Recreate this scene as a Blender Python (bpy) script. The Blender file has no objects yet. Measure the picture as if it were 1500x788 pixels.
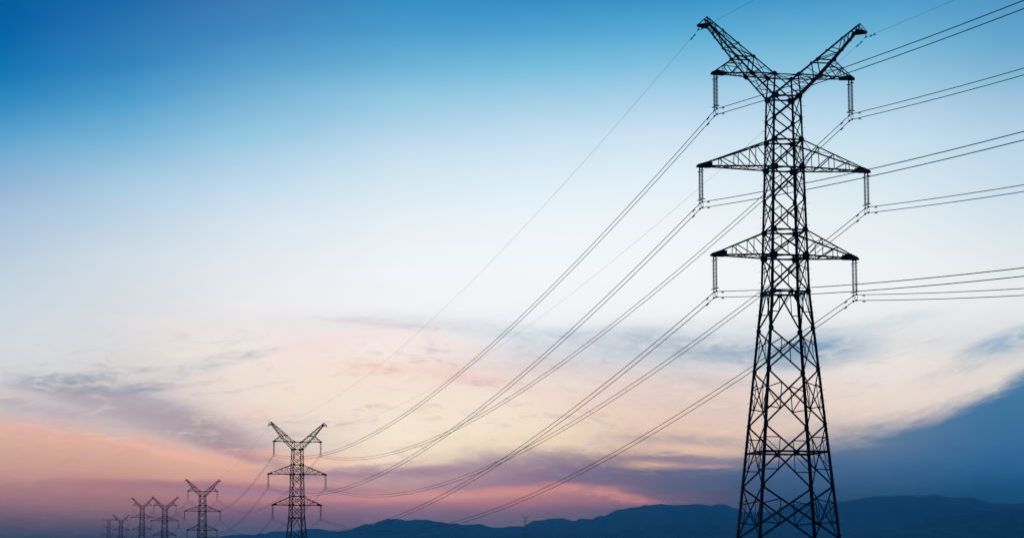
import bpy, math, random
from mathutils import Vector, Matrix
from mathutils import noise as mnoise

random.seed(7)
R = math.radians
scene = bpy.context.scene
COL = scene.collection

# ------------------------------------------------------------------ camera
F_PX, CX, CY, Y_HOR = 3700.0, 750.0, 394.0, 849.0
PITCH = math.atan((Y_HOR - CY) / F_PX)
cam_d = bpy.data.cameras.new('camera')
cam = bpy.data.objects.new('camera', cam_d)
COL.objects.link(cam)
cam.location = (0, 0, 1.7)
cam.rotation_euler = (math.pi / 2 + PITCH, 0, 0)
cam_d.sensor_width = 36.0
cam_d.lens = F_PX / 1500.0 * 36.0
cam_d.clip_start = 0.1
cam_d.clip_end = 60000
scene.camera = cam

# ------------------------------------------------------------------ exposure
scene.view_settings.view_transform = 'Standard'
scene.view_settings.look = 'None'
scene.view_settings.exposure = 0.0
scene.view_settings.gamma = 1.0
scene.view_settings.use_curve_mapping = False
scene.cycles.use_denoising = True
scene.cycles.max_bounces = 4
scene.cycles.volume_bounces = 0

# ------------------------------------------------------------------ dusk sky (world)
SKY_TINT = (0.004, 0.275, 0.700)
HAZE_SIGMA, HAZE_TOP, HAZE_R = 6.0e-5, 460.0, 14200.0
HAZE_GLOW = (0.022, 0.075, 0.22)     # what the haze itself scatters towards the road
SUN_AZ, SUN_EL = -2.5, 1.2          # degrees, azimuth from +Y towards +X


def lin(c):
    def f(v):
        v = max(0.0, v) / 255.0
        return v / 12.92 if v <= 0.04045 else ((v + 0.055) / 1.055) ** 2.4
    return (f(c[0]), f(c[1]), f(c[2]), 1.0)


world = bpy.data.worlds.new('World')
scene.world = world
world.use_nodes = True
NT = world.node_tree
NT.nodes.clear()


class G:
    """Small node writer: every method returns an output socket."""
    def __init__(self, nt):
        self.nt = nt

    def put(self, sock, v):
        if isinstance(v, bpy.types.NodeSocket):
            self.nt.links.new(v, sock)
        else:
            sock.default_value = v

    def m(self, op, a, b=0.0, c=0.0, clamp=False):
        n = self.nt.nodes.new('ShaderNodeMath')
        n.operation = op
        n.use_clamp = clamp
        self.put(n.inputs[0], a)
        self.put(n.inputs[1], b)
        self.put(n.inputs[2], c)
        return n.outputs[0]

    def add(self, a, b): return self.m('ADD', a, b)
    def sub(self, a, b): return self.m('SUBTRACT', a, b)
    def mul(self, a, b): return self.m('MULTIPLY', a, b)
    def mad(self, a, b, c): return self.m('MULTIPLY_ADD', a, b, c)

    def smooth(self, v, lo, hi, o0=0.0, o1=1.0):
        n = self.nt.nodes.new('ShaderNodeMapRange')
        n.interpolation_type = 'SMOOTHSTEP'
        self.put(n.inputs[0], v)
        for i, x in enumerate((lo, hi, o0, o1)):
            self.put(n.inputs[i + 1], x)
        return n.outputs[0]

    def comb(self, x, y, z=0.0):
        n = self.nt.nodes.new('ShaderNodeCombineXYZ')
        for i, v in enumerate((x, y, z)):
            self.put(n.inputs[i], v)
        return n.outputs[0]

    def noise(self, vec, scale=1.0, detail=4.0, rough=0.55, dist=0.0):
        n = self.nt.nodes.new('ShaderNodeTexNoise')
        n.noise_dimensions = '3D'
        self.put(n.inputs['Vector'], vec)
        n.inputs['Scale'].default_value = scale
        n.inputs['Detail'].default_value = detail
        n.inputs['Roughness'].default_value = rough
        n.inputs['Distortion'].default_value = dist
        return n.outputs[0]

    def mix(self, f, a, b):
        n = self.nt.nodes.new('ShaderNodeMix')
        n.data_type = 'RGBA'
        self.put(n.inputs[0], f)
        self.put(n.inputs[6], a)
        self.put(n.inputs[7], b)
        return n.outputs[2]

    def ramp(self, t, stops, interp='LINEAR'):
        n = self.nt.nodes.new('ShaderNodeValToRGB')
        cr = n.color_ramp
        cr.interpolation = interp
        while len(cr.elements) > 1:
            cr.elements.remove(cr.elements[-1])
        cr.elements[0].position = stops[0][0]
        cr.elements[0].color = stops[0][1]
        for p, c in stops[1:]:
            e = cr.elements.new(p)
            e.color = c
        self.put(n.inputs[0], t)
        return n.outputs[0]

    def curve(self, t, pts, lo, hi):
        """piecewise linear value of t (t and values in chart units)"""
        n = self.nt.nodes.new('ShaderNodeFloatCurve')
        c = n.mapping.curves[0]
        n.mapping.extend = 'HORIZONTAL'
        x0, x1 = pts[0][0], pts[-1][0]
        P = [((x - x0) / (x1 - x0), (y - lo) / (hi - lo)) for x, y in pts]
        c.points[0].location = P[0]
        c.points[1].location = P[-1]
        for q in P[1:-1]:
            c.points.new(*q)
        n.mapping.update()
        tt = self.m('DIVIDE', self.sub(t, x0), x1 - x0, clamp=True)
        n.inputs[0].default_value = 1.0
        self.put(n.inputs[1], tt)
        return self.mad(n.outputs[0], hi - lo, lo)


g = G(NT)
tc = NT.nodes.new('ShaderNodeTexCoord').outputs['Generated']
sep = NT.nodes.new('ShaderNodeSeparateXYZ')
NT.links.new(tc, sep.inputs[0])
dx, dy, dz = sep.outputs
AZ = g.mul(g.m('ARCTAN2', dx, dy), 180 / math.pi)                 # degrees, 0 = +Y
EL = g.mul(g.m('ARCSINE', dz), 180 / math.pi)
# sky chart: 64.58 units to the degree of azimuth / elevation, horizon at 849
U = 64.58
X = g.mad(AZ, U, 750.0)
Y = g.mad(g.m('DIVIDE', EL, g.m('MAXIMUM', g.m('COSINE', g.mul(AZ, math.pi / 180)), 0.5)), -U, 849.0)

# streaky drift of the cloud field
flow = g.curve(X, [(-400, 60), (0, 26), (250, 14), (480, -10), (720, -2), (1000, 18), (1200, 6), (1500, -62), (1900, -200)], -220, 100)
YF = g.sub(Y, flow)
cv = g.comb(g.mul(X, 1 / 420.0), g.mul(YF, 1 / 130.0), 0.3)
n1 = g.noise(cv, 1.0, 5, 0.55, 0.6)
cv2 = g.comb(g.mul(X, 1 / 150.0), g.mul(YF, 1 / 40.0), 4.7)
n2 = g.noise(cv2, 1.0, 7, 0.62, 0.9)
cv3 = g.comb(g.mul(X, 1 / 130.0), g.mul(YF, 1 / 30.0), 9.1)
n3 = g.noise(cv3, 1.0, 9, 0.66, 1.1)
cv4 = g.comb(g.mul(X, 1 / 46.0), g.mul(YF, 1 / 15.0), 14.3)
n4 = g.noise(cv4, 1.0, 8, 0.68, 1.4)
belt = g.smooth(Y, 380, 520)
calm = g.smooth(Y, 690, 745, 1.0, 0.35)
wamp = g.mul(belt, calm)
wob = g.add(g.mul(g.sub(n1, 0.5), 26.0), g.mul(g.sub(n2, 0.5), 26.0))
Yw = g.mad(wob, wamp, Y)
Xw = g.mad(g.sub(n2, 0.5), 60.0, X)

# the long cloud edge that falls from the left towards the middle
edge_l = g.curve(X, [(-600, -70), (0, -4), (180, 10), (300, 32), (400, 42), (560, 36), (700, 20), (900, 0)], -100, 100)
wl = g.mul(g.smooth(Yw, 520, 640), g.smooth(Yw, 655, 760, 1.0, 0.0))
Yc = g.sub(Yw, g.mul(edge_l, wl))

COLS = [
    (0, [(-250, (0, 62, 124)), (0, (2, 93, 158)), (40, (4, 97, 163)), (80, (12, 108, 172)), (120, (28, 122, 183)), (160, (55, 140, 194)),
         (200, (88, 160, 206)), (240, (125, 175, 212)), (280, (150, 182, 214)), (320, (168, 195, 220)),
         (360, (180, 202, 222)), (400, (192, 208, 222)), (450, (200, 214, 226)), (500, (210, 216, 222)),
         (540, (212, 212, 216)), (575, (206, 200, 203)), (604, (198, 187, 190)), (622, (210, 184, 180)),
         (636, (224, 177, 165)), (652, (214, 172, 157)), (675, (205, 162, 149)), (700, (190, 146, 142)), (718, (166, 122, 132)),
         (740, (138, 104, 122)), (760, (96, 86, 112)), (788, (50, 68, 102)), (849, (22, 48, 86))]),
    (180, [(-250, (4, 70, 132)), (0, (28, 104, 168)), (50, (45, 118, 180)), (100, (52, 132, 190)), (150, (78, 156, 204)),
           (200, (118, 178, 215)), (240, (148, 192, 220)), (280, (172, 205, 228)), (320, (188, 210, 228)),
           (380, (208, 220, 230)), (440, (214, 220, 226)), (500, (218, 218, 220)), (535, (216, 212, 212)),
           (580, (205, 194, 198)), (610, (200, 184, 186)), (626, (212, 182, 176)), (640, (224, 174, 160)), (656, (214, 169, 154)),
           (690, (200, 150, 142)), (715, (170, 121, 130)), (740, (148, 108, 124)), (765, (102, 88, 114)),
           (788, (56, 68, 104)), (849, (22, 48, 86))]),
    (360, [(-250, (10, 80, 144)), (0, (62, 122, 180)), (50, (68, 136, 192)), (100, (88, 158, 204)), (150, (122, 180, 215)),
           (200, (150, 200, 225)), (240, (176, 210, 232)), (290, (200, 222, 238)), (340, (216, 228, 238)),
           (400, (228, 232, 238)), (450, (234, 232, 234)), (480, (236, 228, 230)), (520, (238, 228, 224)),
           (560, (232, 216, 210)), (590, (216, 196, 192)), (618, (200, 178, 178)), (636, (226, 176, 160)), (660, (222, 170, 154)), (690, (212, 156, 148)),
           (704, (172, 128, 144)), (715, (158, 122, 148)), (725, (178, 125, 132)), (740, (140, 105, 128)),
           (760, (100, 88, 118)), (780, (75, 85, 118)), (849, (22, 48, 86))]),
    (580, [(-250, (14, 88, 150)), (0, (52, 140, 194)), (50, (75, 155, 203)), (100, (108, 178, 215)), (150, (150, 202, 226)),
           (180, (168, 207, 232)), (220, (195, 220, 238)), (270, (212, 232, 242)), (330, (232, 240, 246)),
           (400, (240, 243, 247)), (450, (240, 242, 244)), (478, (232, 230, 234)), (495, (243, 230, 228)),
           (530, (248, 232, 226)), (550, (244, 222, 210)), (575, (244, 228, 210)), (610, (244, 230, 208)),
           (640, (240, 220, 198)), (664, (222, 194, 180)), (684, (186, 152, 158)), (708, (168, 128, 148)),
           (722, (202, 142, 146)), (735, (160, 115, 138)), (750, (128, 104, 135)), (765, (105, 95, 125)), (849, (24, 50, 88))]),
    (780, [(-250, (14, 92, 154)), (0, (50, 140, 194)), (50, (78, 162, 208)), (100, (118, 188, 220)), (150, (162, 206, 230)),
           (200, (195, 222, 240)), (260, (218, 236, 246)), (320, (234, 243, 249)), (400, (243, 246, 249)),
           (460, (240, 243, 246)), (490, (230, 233, 238)), (515, (218, 219, 226)), (540, (222, 210, 210)),
           (560, (238, 222, 214)), (590, (240, 218, 205)), (620, (240, 222, 198)), (650, (236, 212, 188)),
           (668, (200, 172, 165)), (685, (148, 122, 145)), (705, (138, 108, 138)), (719, (192, 132, 136)),
           (735, (168, 115, 132)), (750, (118, 98, 128)), (765, (95, 92, 122)), (849, (24, 50, 88))]),
    (980, [(-250, (14, 92, 154)), (0, (55, 145, 198)), (50, (88, 170, 212)), (100, (130, 192, 224)), (150, (172, 210, 234)),
           (200, (204, 226, 242)), (260, (224, 238, 247)), (330, (238, 244, 248)), (400, (244, 246, 248)),
           (460, (240, 242, 244)), (490, (218, 224, 230)), (520, (200, 208, 216)), (540, (214, 210, 213)),
           (570, (226, 206, 200)), (600, (222, 198, 186)), (630, (226, 195, 178)), (650, (212, 184, 172)),
           (666, (222, 188, 168)), (678, (160, 140, 150)), (690, (108, 106, 134)), (720, (108, 98, 128)),
           (735, (126, 98, 124)), (748, (85, 85, 120)), (849, (20, 46, 84))]),
    (1310, [(-250, (16, 92, 154)), (0, (74, 154, 203)), (60, (112, 180, 214)), (110, (145, 196, 222)), (160, (178, 210, 232)),
            (210, (198, 224, 238)), (260, (212, 230, 240)), (320, (226, 236, 242)), (380, (236, 240, 242)),
            (430, (240, 241, 242)), (470, (232, 233, 234)), (500, (222, 222, 224)), (520, (232, 226, 222)),
            (550, (234, 224, 218)), (585, (228, 214, 206)), (640, (214, 196, 190)), (700, (120, 110, 140)), (849, (18, 44, 84))]),
    (1480, [(-250, (14, 86, 146)), (0, (82, 150, 196)), (60, (100, 165, 205)), (110, (130, 182, 212)), (160, (165, 200, 225)),
            (210, (185, 212, 232)), (260, (195, 218, 235)), (320, (212, 226, 236)), (380, (225, 232, 236)),
            (430, (234, 235, 236)), (470, (225, 227, 230)), (500, (214, 216, 220)),
            (545, (222, 214, 210)), (640, (214, 196, 190)), (700, (110, 110, 140)), (849, (16, 42, 82))]),
]
Y0, Y1 = -250.0, 849.0
tY = g.m('DIVIDE', g.sub(Yc, Y0), Y1 - Y0, clamp=True)
col = None
for i, (cx_, st) in enumerate(COLS):
    r_ = g.ramp(tY, [((y - Y0) / (Y1 - Y0), lin(c)) for y, c in st])
    if col is None:
        col = r_
    else:
        f_ = g.m('DIVIDE', g.sub(Xw, COLS[i - 1][0]), cx_ - COLS[i - 1][0], clamp=True)
        col = g.mix(f_, col, r_)

fine = g.smooth(g.mad(n4, 0.45, g.mul(n3, 0.55)), 0.38, 0.60)
soft = g.smooth(g.mad(n4, 0.3, g.mul(n2, 0.7)), 0.34, 0.62)

frag = g.smooth(n4, 0.42, 0.58)


def blob(cx_, cy_, rx, ry, ang, c, op, tex=None, k=0.75):
    """an elongated cloud bank of the sky chart, frayed by the streak noise"""
    global col
    ca, sa = math.cos(R(ang)), math.sin(R(ang))
    ddx = g.sub(Xw, cx_)
    ddy = g.sub(Yw, cy_)
    a = g.mad(ddx, ca / rx, g.mul(ddy, sa / rx))
    b = g.mad(ddx, -sa / ry, g.mul(ddy, ca / ry))
    d = g.m('SQRT', g.add(g.mul(a, a), g.mul(b, b)))
    mk = g.smooth(d, 0.15, 1.25, op, 0.0)
    if tex is not None:
        mk = g.mul(mk, g.mad(tex, k, 1.0 - k))
    col = g.mix(mk, col, lin(c))


# warm heart of the afterglow, pink arch
blob(480, 568, 190, 52, -4, (244, 228, 211), 0.75, soft, 0.4)
blob(660, 604, 190, 38, 0, (245, 229, 208), 0.7, soft, 0.4)
blob(460, 512, 130, 22, -14, (243, 222, 219), 0.8, soft, 0.6)
blob(600, 500, 130, 24, 8, (247, 230, 227), 0.7, soft, 0.5)
blob(240, 478, 110, 16, 6, (236, 224, 222), 0.6, soft, 0.6)
blob(385, 603, 60, 14, 0, (240, 206, 196), 0.7, soft, 0.6)
blob(600, 545, 160, 17, 2, (242, 209, 199), 0.85, fine, 0.8)
blob(740, 566, 120, 14, 8, (236, 203, 197), 0.7, fine, 0.8)
# grey blue drifts
blob(110, 568, 110, 24, 6, (132, 148, 168), 1.0, fine, 0.85)
blob(170, 548, 70, 10, -6, (150, 164, 180), 0.9, fine, 0.85)
blob(205, 574, 60, 9, -4, (146, 158, 174), 0.9, fine, 0.85)
blob(60, 600, 110, 12, 8, (180, 168, 180), 0.7, fine, 0.7)
blob(215, 600, 150, 28, 12, (168, 164, 176), 0.8, fine, 0.7)
blob(300, 634, 135, 28, 17, (166, 147, 158), 0.9, soft, 0.45)
blob(215, 615, 190, 22, 17, (176, 162, 170), 0.6, soft, 0.4)
blob(375, 672, 110, 13, 17, (164, 132, 146), 0.75, soft, 0.4)
blob(320, 538, 95, 13, -14, (182, 188, 198), 0.85, fine, 0.85)
blob(540, 474, 90, 8, 5, (208, 202, 212), 0.7, fine, 0.7)
blob(680, 482, 130, 14, 6, (206, 210, 220), 0.55, fine, 0.7)
blob(840, 500, 150, 20, 6, (190, 200, 213), 0.7, fine, 0.75)
blob(1000, 508, 170, 24, 6, (168, 182, 200), 0.85, fine, 0.7)
blob(1195, 516, 105, 30, -6, (104, 152, 188), 0.95, soft, 0.55)
blob(1100, 520, 120, 22, 3, (140, 166, 192), 0.75, fine, 0.7)
blob(1290, 478, 110, 16, -12, (200, 212, 220), 0.6, fine, 0.8)
blob(1470, 500, 80, 22, -22, (132, 166, 194), 0.85, fine, 0.7)
blob(1400, 545, 90, 12, -16, (196, 196, 202), 0.6, fine, 0.8)
blob(1290, 590, 120, 22, -5, (240, 222, 208), 0.55, fine, 0.7)
# peach lights and grey streaks of the middle right
blob(960, 566, 120, 18, 4, (234, 202, 196), 0.65, fine, 0.8)
blob(930, 606, 120, 12, 3, (242, 210, 196), 0.7, fine, 0.8)
blob(1040, 560, 110, 14, 2, (206, 190, 192), 0.7, fine, 0.7)
blob(1010, 648, 130, 12, 2, (178, 160, 164), 0.8, fine, 0.75)
blob(1080, 600, 120, 14, 0, (214, 196, 192), 0.6, fine, 0.8)
# purple shelf of cloud along the middle and its lit seams
blob(860, 684, 230, 26, 1, (128, 112, 140), 0.75, fine, 0.55)
blob(990, 706, 190, 28, 0, (98, 98, 130), 0.75, soft, 0.35)
blob(1030, 660, 90, 8, 2, (230, 194, 170), 0.85, fine, 0.6)
blob(960, 685, 70, 7, 2, (226, 182, 160), 0.9, fine, 0.6)
blob(1050, 686, 60, 6, 2, (214, 168, 156), 0.8, fine, 0.7)
blob(990, 673, 120, 5, 1, (128, 118, 142), 0.7, fine, 0.5)
blob(560, 690, 200, 12, -1, (156, 124, 146), 0.7, fine, 0.4)
blob(690, 721, 170, 10, 1, (206, 146, 144), 0.8, fine, 0.6)
blob(800, 716, 130, 9, 1, (198, 136, 142), 0.7, fine, 0.7)
blob(870, 721, 90, 9, 9, (202, 140, 138), 0.85, frag, 0.75)
blob(900, 731, 70, 8, 6, (196, 132, 134), 0.8, frag, 0.85)
blob(945, 738, 40, 6, 8, (184, 124, 134), 0.8, frag, 0.8)
blob(1062, 728, 60, 11, -6, (116, 86, 116), 0.7, soft, 0.6)
blob(560, 693, 230, 14, -3, (150, 118, 146), 0.7, fine, 0.6)
blob(300, 714, 240, 8, 1, (148, 106, 130), 0.6, fine, 0.5)
# salmon rim low on the left
blob(25, 626, 80, 7, 5, (246, 170, 156), 0.45, soft, 0.5)
blob(230, 662, 120, 7, 13, (244, 184, 168), 0.55, soft, 0.5)
blob(420, 668, 110, 9, 3, (240, 176, 158), 0.6, fine, 0.6)

# feathery strands all through the belt
st1 = g.smooth(g.mad(n4, 0.4, g.mul(n3, 0.6)), 0.50, 0.66)
st2 = g.smooth(g.mad(n4, 0.4, g.mul(n3, 0.6)), 0.48, 0.34)
bt = g.mul(g.smooth(Y, 440, 540), g.smooth(Y, 650, 710, 1.0, 0.12))
col = g.mix(g.mul(g.mul(st1, bt), 0.46), col, g.mix(g.smooth(X, 950, 1200), lin((180, 164, 176)), lin((176, 180, 192))))
col = g.mix(g.mul(g.mul(st2, bt), 0.30), col, lin((255, 240, 226)))

# the dark rain cloud rising to the right
edge_r = g.curve(X, [(860, 706), (1000, 688), (1120, 668), (1220, 642), (1300, 626), (1380, 604), (1440, 578), (1500, 546), (1620, 480), (2000, 360)], 300, 800)
sd = g.sub(g.add(Y, g.add(g.mul(g.sub(n2, 0.5), 40.0), g.add(g.mul(g.sub(n3, 0.5), 34.0), g.mul(g.sub(n4, 0.5), 14.0)))), edge_r)
wid = g.smooth(X, 1000, 1480, 38.0, 18.0)
mk = g.smooth(g.m('DIVIDE', sd, wid), -1.0, 1.0)
mk = g.mul(mk, g.smooth(X, 880, 1180))
tD = g.m('DIVIDE', g.sub(g.mad(g.sub(n1, 0.5), 60.0, Y), 540.0), 260.0, clamp=True)
darkL = g.ramp(tD, [(0.0, lin((120, 140, 165))), (0.38, lin((104, 126, 154))), (0.55, lin((66, 101, 143))), (0.72, lin((42, 76, 116))), (1.0, lin((26, 60, 100)))])
darkR = g.ramp(tD, [(0.0, lin((78, 130, 170))), (0.2, lin((50, 112, 158))), (0.5, lin((36, 96, 145))), (0.72, lin((22, 74, 118))), (1.0, lin((10, 58, 100)))])
dark = g.mix(g.smooth(Xw, 1180, 1480), darkL, darkR)
col = g.mix(g.mul(mk, 0.97), col, dark)

# faint lilac veils high on the left
veil = g.noise(g.comb(g.mul(X, 1 / 500.0), g.mul(g.add(Y, g.mul(X, 0.22)), 1 / 150.0), 2.2), 1.0, 4, 0.5, 0.4)
vm = g.mul(g.smooth(veil, 0.48, 0.72), g.smooth(X, 500, 800, 1.0, 0.0))
vm = g.mul(vm, g.mul(g.smooth(Y, 200, 400, 1.0, 0.0), g.smooth(Y, 0, 90)))
col = g.mix(g.mul(vm, 0.08), col, lin((120, 150, 200)))
# slight streaks through the whole cloud belt
br = g.mad(g.mul(g.sub(n3, 0.5), belt), 0.16, 1.0)
vmul = NT.nodes.new('ShaderNodeVectorMath')
vmul.operation = 'SCALE'
NT.links.new(col, vmul.inputs[0])
NT.links.new(br, vmul.inputs['Scale'])
col = vmul.outputs[0]

# away from the afterglow the dusk sky takes over
sky = NT.nodes.new('ShaderNodeTexSky')
sky.sky_type = 'NISHITA'
sky.sun_disc = False
sky.sun_elevation = R(SUN_EL)
sky.sun_rotation = R(SUN_AZ)
sky.altitude = 300
skm = NT.nodes.new('ShaderNodeVectorMath')
skm.operation = 'MULTIPLY'
NT.links.new(sky.outputs[0], skm.inputs[0])
skm.inputs[1].default_value = SKY_TINT
# the half of the sky opposite the afterglow is already in the earth's shadow
bk = g.smooth(dy, -0.35, 0.55, 0.22, 1.75)
sks = NT.nodes.new('ShaderNodeVectorMath')
sks.operation = 'SCALE'
NT.links.new(skm.outputs[0], sks.inputs[0])
NT.links.new(bk, sks.inputs['Scale'])
away = g.m('MAXIMUM', g.smooth(g.m('ABSOLUTE', AZ), 24, 75), g.smooth(EL, 16, 42))
away = g.m('MAXIMUM', away, g.smooth(EL, -0.5, -4))

# the low sky is seen through kilometres of haze: its own light is that much stronger
sinE = g.m('MAXIMUM', dz, 0.0001)
path = g.m('MINIMUM', g.m('DIVIDE', HAZE_TOP, sinE), HAZE_R)
Tr = g.m('EXPONENT', g.mul(path, -HAZE_SIGMA))


def vec(op, a, b):
    n = NT.nodes.new('ShaderNodeVectorMath')
    n.operation = op
    for i, v in enumerate((a, b)):
        g.put(n.inputs[i], v)
    return n.outputs[0]


veilc = vec('MULTIPLY', HAZE_GLOW, g.comb(g.sub(1.0, Tr), g.sub(1.0, Tr), g.sub(1.0, Tr)))
col = vec('DIVIDE', vec('MAXIMUM', vec('SUBTRACT', col, veilc), (0.0, 0.0, 0.0)), g.comb(Tr, Tr, Tr))
col = g.mix(away, col, sks.outputs[0])
bg = NT.nodes.new('ShaderNodeBackground')
NT.links.new(col, bg.inputs[0])
bg.inputs[1].default_value = 1.0
wo = NT.nodes.new('ShaderNodeOutputWorld')
NT.links.new(bg.outputs[0], wo.inputs[0])

# ------------------------------------------------------------------ sun, already on the horizon
sl = bpy.data.lights.new('sun', 'SUN')
sl.energy = 0.25
sl.angle = R(1.5)
sl.color = (1.0, 0.62, 0.42)
so = bpy.data.objects.new('sun', sl)
COL.objects.link(so)
sd_ = Vector((math.sin(R(SUN_AZ)) * math.cos(R(SUN_EL)), math.cos(R(SUN_AZ)) * math.cos(R(SUN_EL)), math.sin(R(SUN_EL))))
so.rotation_euler = sd_.to_track_quat('Z', 'Y').to_euler()
so.location = (0, 300, 120)


# ------------------------------------------------------------------ materials
def material(name, c0, c1, scale, rough=0.7, metal=0.0, bump=0.0):
    m = bpy.data.materials.new(name)
    m.use_nodes = True
    nt = m.node_tree
    gg = G(nt)
    b = nt.nodes['Principled BSDF']
    t = nt.nodes.new('ShaderNodeTexCoord').outputs['Object']
    n = gg.noise(t, scale, 5, 0.6)
    c = gg.ramp(n, [(0.32, (*c0, 1)), (0.68, (*c1, 1))])
    nt.links.new(c, b.inputs['Base Color'])
    b.inputs['Roughness'].default_value = rough
    b.inputs['Metallic'].default_value = metal
    if bump:
        bn = nt.nodes.new('ShaderNodeBump')
        bn.inputs['Strength'].default_value = bump
        nt.links.new(n, bn.inputs['Height'])
        nt.links.new(bn.outputs[0], b.inputs['Normal'])
    return m


STEEL = material('weathered_steel', (0.020, 0.015, 0.011), (0.038, 0.028, 0.020), 3.0, 0.65)
PLATE = material('steel_plate', (0.018, 0.014, 0.010), (0.030, 0.023, 0.017), 5.0, 0.7)
GLAZE = material('brown_glazed_porcelain', (0.035, 0.018, 0.012), (0.055, 0.028, 0.018), 8.0, 0.35)
CABLE = material('weathered_aluminium_cable', (0.030, 0.029, 0.028), (0.050, 0.048, 0.047), 2.0, 0.6)
SOIL = material('dry_grassland', (0.045, 0.050, 0.022), (0.090, 0.075, 0.040), 0.02, 0.95)
FOREST = material('wooded_slopes', (0.030, 0.045, 0.030), (0.060, 0.075, 0.045), 0.004, 0.95)


# ------------------------------------------------------------------ mesh building
class M:
    def __init__(self):
        self.v, self.f = [], []

    def poly(self, pts, faces):
        n = len(self.v)
        self.v += [tuple(p) for p in pts]
        self.f += [tuple(i + n for i in q) for q in faces]

    def angle(self, p, q, w, out=None, t=None):
        """angle iron from p to q with the corner of its L turned to 'out'"""
        p, q = Vector(p), Vector(q)
        d = (q - p)
        if d.length < 1e-5:
            return
        d.normalize()
        o = Vector(out) if out is not None else Vector((0.3, -0.8, 0.5))
        o = o - d * o.dot(d)
        if o.length < 1e-4:
            o = d.orthogonal()
        o.normalize()
        s = d.cross(o)
        u = (o + s).normalized()
        v = (o - s).normalized()
        t = t or max(0.012, w * 0.16)
        h = w * 0.35
        base = o * h
        sec = [base, base - u * w, base - u * w - v * t, base - u * t - v * t, base - u * t - v * w, base - v * w]
        pts = [p + c for c in sec] + [q + c for c in sec]
        self.poly(pts, [(i, (i + 1) % 6, (i + 1) % 6 + 6, i + 6) for i in range(6)] +
                  [(0, 3, 2, 1), (0, 5, 4, 3), (6, 7, 8, 9), (6, 9, 10, 11)])

    def tube(self, pts, r, n=6):
        pts = [Vector(p) for p in pts]
        base = len(self.v)
        k = len(pts)
        for i, p in enumerate(pts):
            d = (pts[min(i + 1, k - 1)] - pts[max(i - 1, 0)]).normalized()
            a = d.cross(Vector((0, 0, 1)))
            if a.length < 1e-3:
                a = Vector((1, 0, 0))
            a.normalize()
            b = d.cross(a)
            for j in range(n):
                an = 2 * math.pi * j / n
                self.v.append(tuple(p + a * (r * math.cos(an)) + b * (r * math.sin(an))))
        for i in range(k - 1):
            for j in range(n):
                j2 = (j + 1) % n
                self.f.append((base + i * n + j, base + i * n + j2, base + (i + 1) * n + j2, base + (i + 1) * n + j))
        self.f.append(tuple(base + j for j in range(n))[::-1])
        self.f.append(tuple(base + (k - 1) * n + j for j in range(n)))

    def lathe(self, prof, c, n=14):
        """profile of (radius, z) turned about the vertical through c"""
        base = len(self.v)
        for r, z in prof:
            for j in range(n):
                a = 2 * math.pi * j / n
                self.v.append((c[0] + r * math.cos(a), c[1] + r * math.sin(a), c[2] + z))
        for i in range(len(prof) - 1):
            for j in range(n):
                j2 = (j + 1) % n
                self.f.append((base + i * n + j, base + i * n + j2, base + (i + 1) * n + j2, base + (i + 1) * n + j))
        self.f.append(tuple(base + j for j in range(n))[::-1])
        self.f.append(tuple(base + (len(prof) - 1) * n + j for j in range(n)))

    def slab(self, outline, nrm, t):
        """flat plate of an outline in space with thickness t along nrm"""
        nn = Vector(nrm).normalized() * (t / 2)
        k = len(outline)
        pts = [Vector(p) - nn for p in outline] + [Vector(p) + nn for p in outline]
        self.poly(pts, [tuple(range(k))[::-1], tuple(range(k, 2 * k))] +
                  [(i, (i + 1) % k, (i + 1) % k + k, i + k) for i in range(k)])

    def plate(self, c, ax, ay, s, sy=None, t=0.02):
        """plate with clipped corners, centre c, in the plane of ax and ay"""
        c, ax, ay = Vector(c), Vector(ax).normalized(), Vector(ay).normalized()
        sy = sy or s
        e = 0.55
        o = [(-1, -e), (-e, -1), (e, -1), (1, -e), (1, e), (e, 1), (-e, 1), (-1, e)]
        self.slab([c + ax * (s / 2 * a) + ay * (sy / 2 * b) for a, b in o], ax.cross(ay), t)

    def join(self, other, mat=None):
        n = len(self.v)
        self.v += [tuple(mat @ Vector(p)) for p in other.v] if mat else list(other.v)
        self.f += [tuple(i + n for i in q) for q in other.f]

    def mesh(self, name, mt):
        me = bpy.data.meshes.new(name)
        me.from_pydata(self.v, [], self.f)
        me.materials.append(mt)
        me.update()
        return me

    def build(self, name, mt, parent=None):
        o = bpy.data.objects.new(name, self.mesh(name, mt))
        COL.objects.link(o)
        o.parent = parent
        return o


def tag(o, label=None, cat=None, group=None, kind=None):
    if label: o['label'] = label
    if cat: o['category'] = cat
    if group: o['group'] = group
    if kind: o['kind'] = kind
    return o


def empty(name, loc, rz=0.0):
    o = bpy.data.objects.new(name, None)
    o.empty_display_size = 1.0
    COL.objects.link(o)
    o.location = loc
    o.rotation_euler = (0, 0, rz)
    return o


def copy_tree(o, parent=None):
    c = o.copy()
    COL.objects.link(c)
    c.parent = parent
    for ch in list(o.children):
        copy_tree(ch, c)
    return c


# ------------------------------------------------------------------ terrain
def interp(pts, x):
    if x <= pts[0][0]:
        return pts[0][1]
    for (a, b), (c, d) in zip(pts, pts[1:]):
        if x <= c:
            t = (x - a) / (c - a)
            t = t * t * (3 - 2 * t)
            return b + (d - b) * t
    return pts[-1][1]


LAND = [(-14000, -18), (-2000, -10), (-170, -7.4), (-40, 0), (215, 0.0), (604, -8.4), (985, -7.0), (1300, -4.0), (1600, 6.5), (2070, 7.5),
        (2800, 12), (3600, 38), (4700, 72), (6000, 76), (14000, 60)]


def land(x, y):
    h = interp(LAND, y)
    far = min(1.0, max(0.0, (math.hypot(x, y) - 150) / 1500))
    return h + far * 2.0 * mnoise.noise(Vector((x / 420.0, y / 420.0, 1.3)))


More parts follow.
